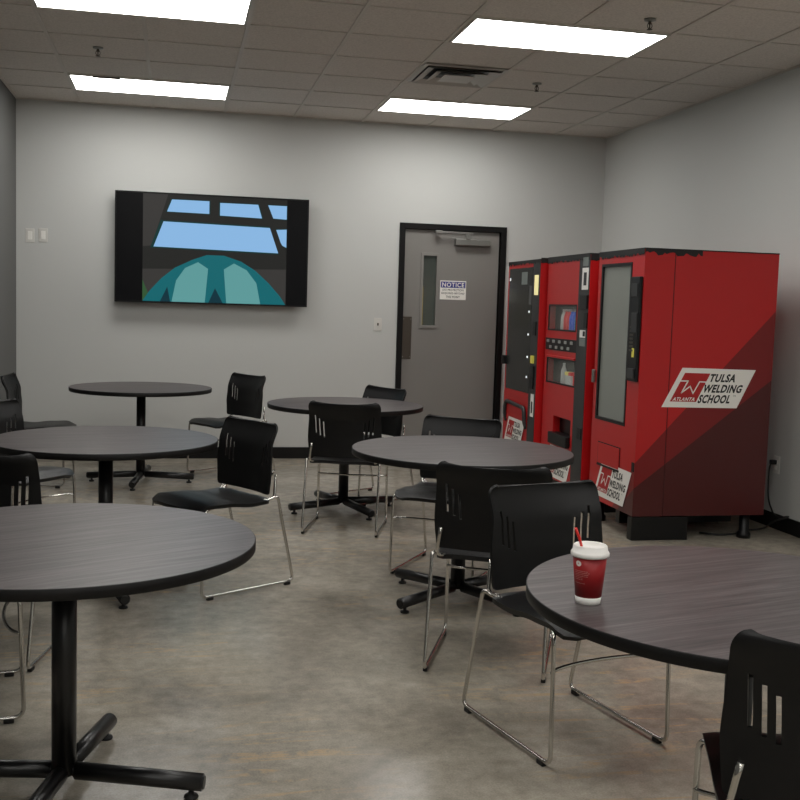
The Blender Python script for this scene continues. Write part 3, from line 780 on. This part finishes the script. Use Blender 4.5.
def seat_mesh():
    bm = bmesh.new(); n, m_ = 22, 20; g = []
    for i in range(n + 1):
        v = i / n; y = -.135 + .445 * v; row = []
        z = interp([(0, .440), (.25, .436), (.6, .454), (.82, .458), (1, .430)], v)
        r = .07; cf = max(0, (y - (.31 - r)) / r); cbk = max(0, ((-.135 + .04) - y) / .04)
        wv = .222 - .055 * (1 - math.sqrt(max(0, 1 - cf * cf))) - .03 * (1 - math.sqrt(max(0, 1 - cbk * cbk)))
        for j in range(m_ + 1):
            u = -1 + 2 * j / m_; x = u * wv
            zz = z - .012 * abs(u) ** 4 + .010 * (abs(u) ** 2) * (1 - sm(v * 1.2))
            yy = y + (.012 * (1 - u * u) * sm((v - .8) * 5) if v > .8 else 0)
            row.append(bm.verts.new((x, yy, zz)))
        g.append(row)
    for i in range(n):
        for j in range(m_):
            bm.faces.new((g[i][j], g[i][j + 1], g[i + 1][j + 1], g[i + 1][j]))
    bmesh.ops.recalc_face_normals(bm, faces=bm.faces[:])
    thicken(bm, .018)
    bmesh.ops.recalc_face_normals(bm, faces=bm.faces[:])
    zc = max(v.co.z for v in bm.verts)
    for v in bm.verts: v.co.z -= zc - .463
    for f in bm.faces: f.smooth = True
    return bm
def smooth_by_angle(o, ang=.7):
    me = o.data
    bm = bmesh.new(); bm.from_mesh(me)
    for e in bm.edges:
        if len(e.link_faces) == 2 and e.calc_face_angle(0) > ang: e.smooth = False
    bm.to_mesh(me); bm.free()
def make_chair():
    t = thing('stacking_chair', 'chair', 'chair')
    o = obj('seat', seat_mesh(), 'seat', t); smooth_by_angle(o)
    o = obj('backrest', back_mesh(), 'blk_plastic', t, recalc=False); smooth_by_angle(o)
    tr = .0074
    for s_ in (-1, 1):
        bm = bmesh.new()
        tube(bm, fillet([(s_ * .16, -.05, .432), (s_ * .205, -.12, .440), (s_ * .229, -.158, .462), (s_ * .229, -.266, .0165), (s_ * .229, .280, .0165), (s_ * .226, .266, .428), (s_ * .17, .16, .432)], .035, 7), tr, 10)
        lg = obj('side_frame', bm, 'chrome', t)
        for y in (-.228, .232):
            bm = bmesh.new(); box(bm, s_ * .229 - .009, s_ * .229 + .009, y - .017, y + .017, 0, .017, .004); obj('glide', bm, 'rubber', lg)
        bm = bmesh.new(); tube(bm, fillet([(s_ * .16, -.10, .436), (s_ * .214, -.150, .444), (s_ * .206, -.158, .50), (s_ * .196, -.168, .56)], .03, 6), tr, 10)
        obj('back_support', bm, 'chrome', t)
    bm = bmesh.new()
    pts = [(.228 * math.sin(a), .270 - .055 * math.cos(a), .302 + .004 * math.cos(a)) for a in [(-PI / 2 + PI * q / 16) for q in range(17)]]
    tube(bm, pts, .0064, 8); obj('front_crossbar', bm, 'chrome', t)
    bm = bmesh.new(); tube(bm, [(-.19, .10, .432), (.19, .10, .432)], .006, 8); tube(bm, [(-.19, -.09, .434), (.19, -.09, .434)], .006, 8)
    obj('under_seat_rail', bm, 'rubber', t)
    return t
CH = [  # x, y, forward vector, label
    (1.304, 3.305, (.245, -.97), 'black chair pulled out at the table with the coffee cup, facing it'),
    (1.276, 4.026, (.395, .92), 'black chair seen from behind at the near side of the middle table'),
    (1.47, 5.46, (-.56, -.83), 'black chair on the far side of the middle table, half hidden by the tabletop'),
    (1.077, 6.552, (.307, .95), 'black chair seen from behind at the table in front of the door'),
    (1.40, 7.56, (-.86, -.51), 'black chair on the far side of the table in front of the door'),
    (.254, 5.295, (-.85, -.527), 'black chair in the left centre with its seat toward the left tables'),
    (.475, 8.70, (-.82, -.57), 'black chair near the back wall between the two far tables'),
    (-.895, 6.12, (.78, -.62), 'black chair behind the second left table, its seat front in view'),
    (-1.05, 8.30, (1, -.06), 'black chair at the far left beside the dark wall, furthest back'),
    (-.690, 4.36, (.22, .975), 'black slotted chair back rising just behind the nearest left table'),
    (-.785, 3.775, (.99, .14), 'black chair under the nearest left table, only chrome frame showing'),
    (1.325, 1.866, (.38, .925), 'black chair in the bottom right corner, its slotted back closest to the viewer'),
]
c0 = make_chair()
for i, (x, y, f, lab) in enumerate(CH):
    c = c0 if i == 0 else copy_tree(c0)
    c.location = (x, y, 0); c.rotation_euler = (0, 0, math.atan2(f[1], f[0]) - PI / 2)
    c['label'] = lab; c['group'] = 'black stacking chairs with chrome sled frames'

# ------------------------------------------------------------------ coffee cup
t = thing('coffee_cup', 'red paper coffee cup with a white lid and red straw on the near right table', 'cup', (.9575, 2.283, TH), math.radians(-28))
bm = bmesh.new(); lathe(bm, [(0, .002), (.0275, .002), (.0285, 0), (.0295, .0005), (.0310, .017), (.0308, .017), (0, .017)], seg=48); obj('white_base', bm, 'cup_white', t)
bm = bmesh.new(); lathe(bm, [(0, .0171), (.0309, .0171), (.0405, .119), (0, .119)], seg=48); sl = obj('cup_body', bm, 'cup_red', t)
bm = bmesh.new(); lathe(bm, [(.0400, .112), (.0440, .112), (.0450, .115), (.0450, .120), (.0425, .124), (.0415, .124), (.0395, .136), (.0375, .138), (.0355, .137), (.0345, .1335), (0, .1335)], seg=48); obj('lid', bm, 'cup_white', t)
bm = bmesh.new(); tube(bm, [(-.012, .002, .10), (-.024, -.010, .150), (-.034, -.020, .178)], .0032, 10); obj('straw', bm, 'straw', t)
def cyl(a, z, off=.0006):
    r = .0309 + (z - .0171) * (.0405 - .0309) / (.119 - .0171) + off
    return (r * math.cos(a), r * math.sin(a), z)
ca = math.radians(-113)
bm = bmesh.new(); bm.faces.new([bm.verts.new(cyl(ca - .21 + .20 * math.cos(q * PI / 10), .098 + .0068 * math.sin(q * PI / 10))) for q in range(20)])
e = obj('round_emblem', bm, 'cup_white', sl, recalc=False)
bm = bmesh.new(); bm.faces.new([bm.verts.new(cyl(ca - .21 + .05 * math.cos(q * PI / 6), .098 + .0018 * math.sin(q * PI / 6), .0011)) for q in range(12)])
obj('emblem_dot', bm, 'cup_print', e, recalc=False)
bm = bmesh.new()
for q, (z, L_) in enumerate(((.080, .9), (.076, 1), (.072, .95), (.068, .85), (.064, .6), (.060, .5), (.051, .75))):
    rnd = random.Random(q); a = ca - .52
    while a < ca - .52 + L_:
        wd = .05 + rnd.random() * .10
        n = 4; prev = None
        for j in range(n + 1):
            aa = a + wd * j / n; p1, p2 = bm.verts.new(cyl(aa, z)), bm.verts.new(cyl(aa, z + .0011))
            if prev: bm.faces.new((prev[0], p1, p2, prev[1]))
            prev = (p1, p2)
        a += wd + .03
obj('small_print', bm, 'cup_print', sl, recalc=False)

# ------------------------------------------------------------------ world, camera, colour
wd = bpy.data.worlds.new('World'); bpy.context.scene.world = wd; wd.use_nodes = True
wd.node_tree.nodes['Background'].inputs[0].default_value = (.5, .5, .5, 1); wd.node_tree.nodes['Background'].inputs[1].default_value = 0.05
pitch, roll, yaw = -0.08873, 0.03084, 0.21182
cp, sp, cy, sy = math.cos(pitch), math.sin(pitch), math.cos(yaw), math.sin(yaw)
fwd = Vector((sy * cp, cy * cp, sp)); right = Vector((cy, -sy, 0)); up = right.cross(fwd)
r_ = right * math.cos(roll) + up * math.sin(roll); u_ = -right * math.sin(roll) + up * math.cos(roll)
cam = bpy.data.cameras.new('Camera'); co = bpy.data.objects.new('Camera', cam); C.objects.link(co)
mt = Matrix((r_, u_, -fwd)).transposed().to_4x4(); mt.translation = (0, 0, H); co.matrix_world = mt
cam.sensor_width = 36; cam.lens = 36 * 1056.02 / 800; cam.clip_start = .05
bpy.context.scene.camera = co
vs = bpy.context.scene.view_settings
vs.view_transform = 'Standard'; vs.look = 'None'; vs.exposure = 0.0
bpy.context.scene.cycles.max_bounces = 8
bpy.context.scene.cycles.sample_clamp_indirect = 6
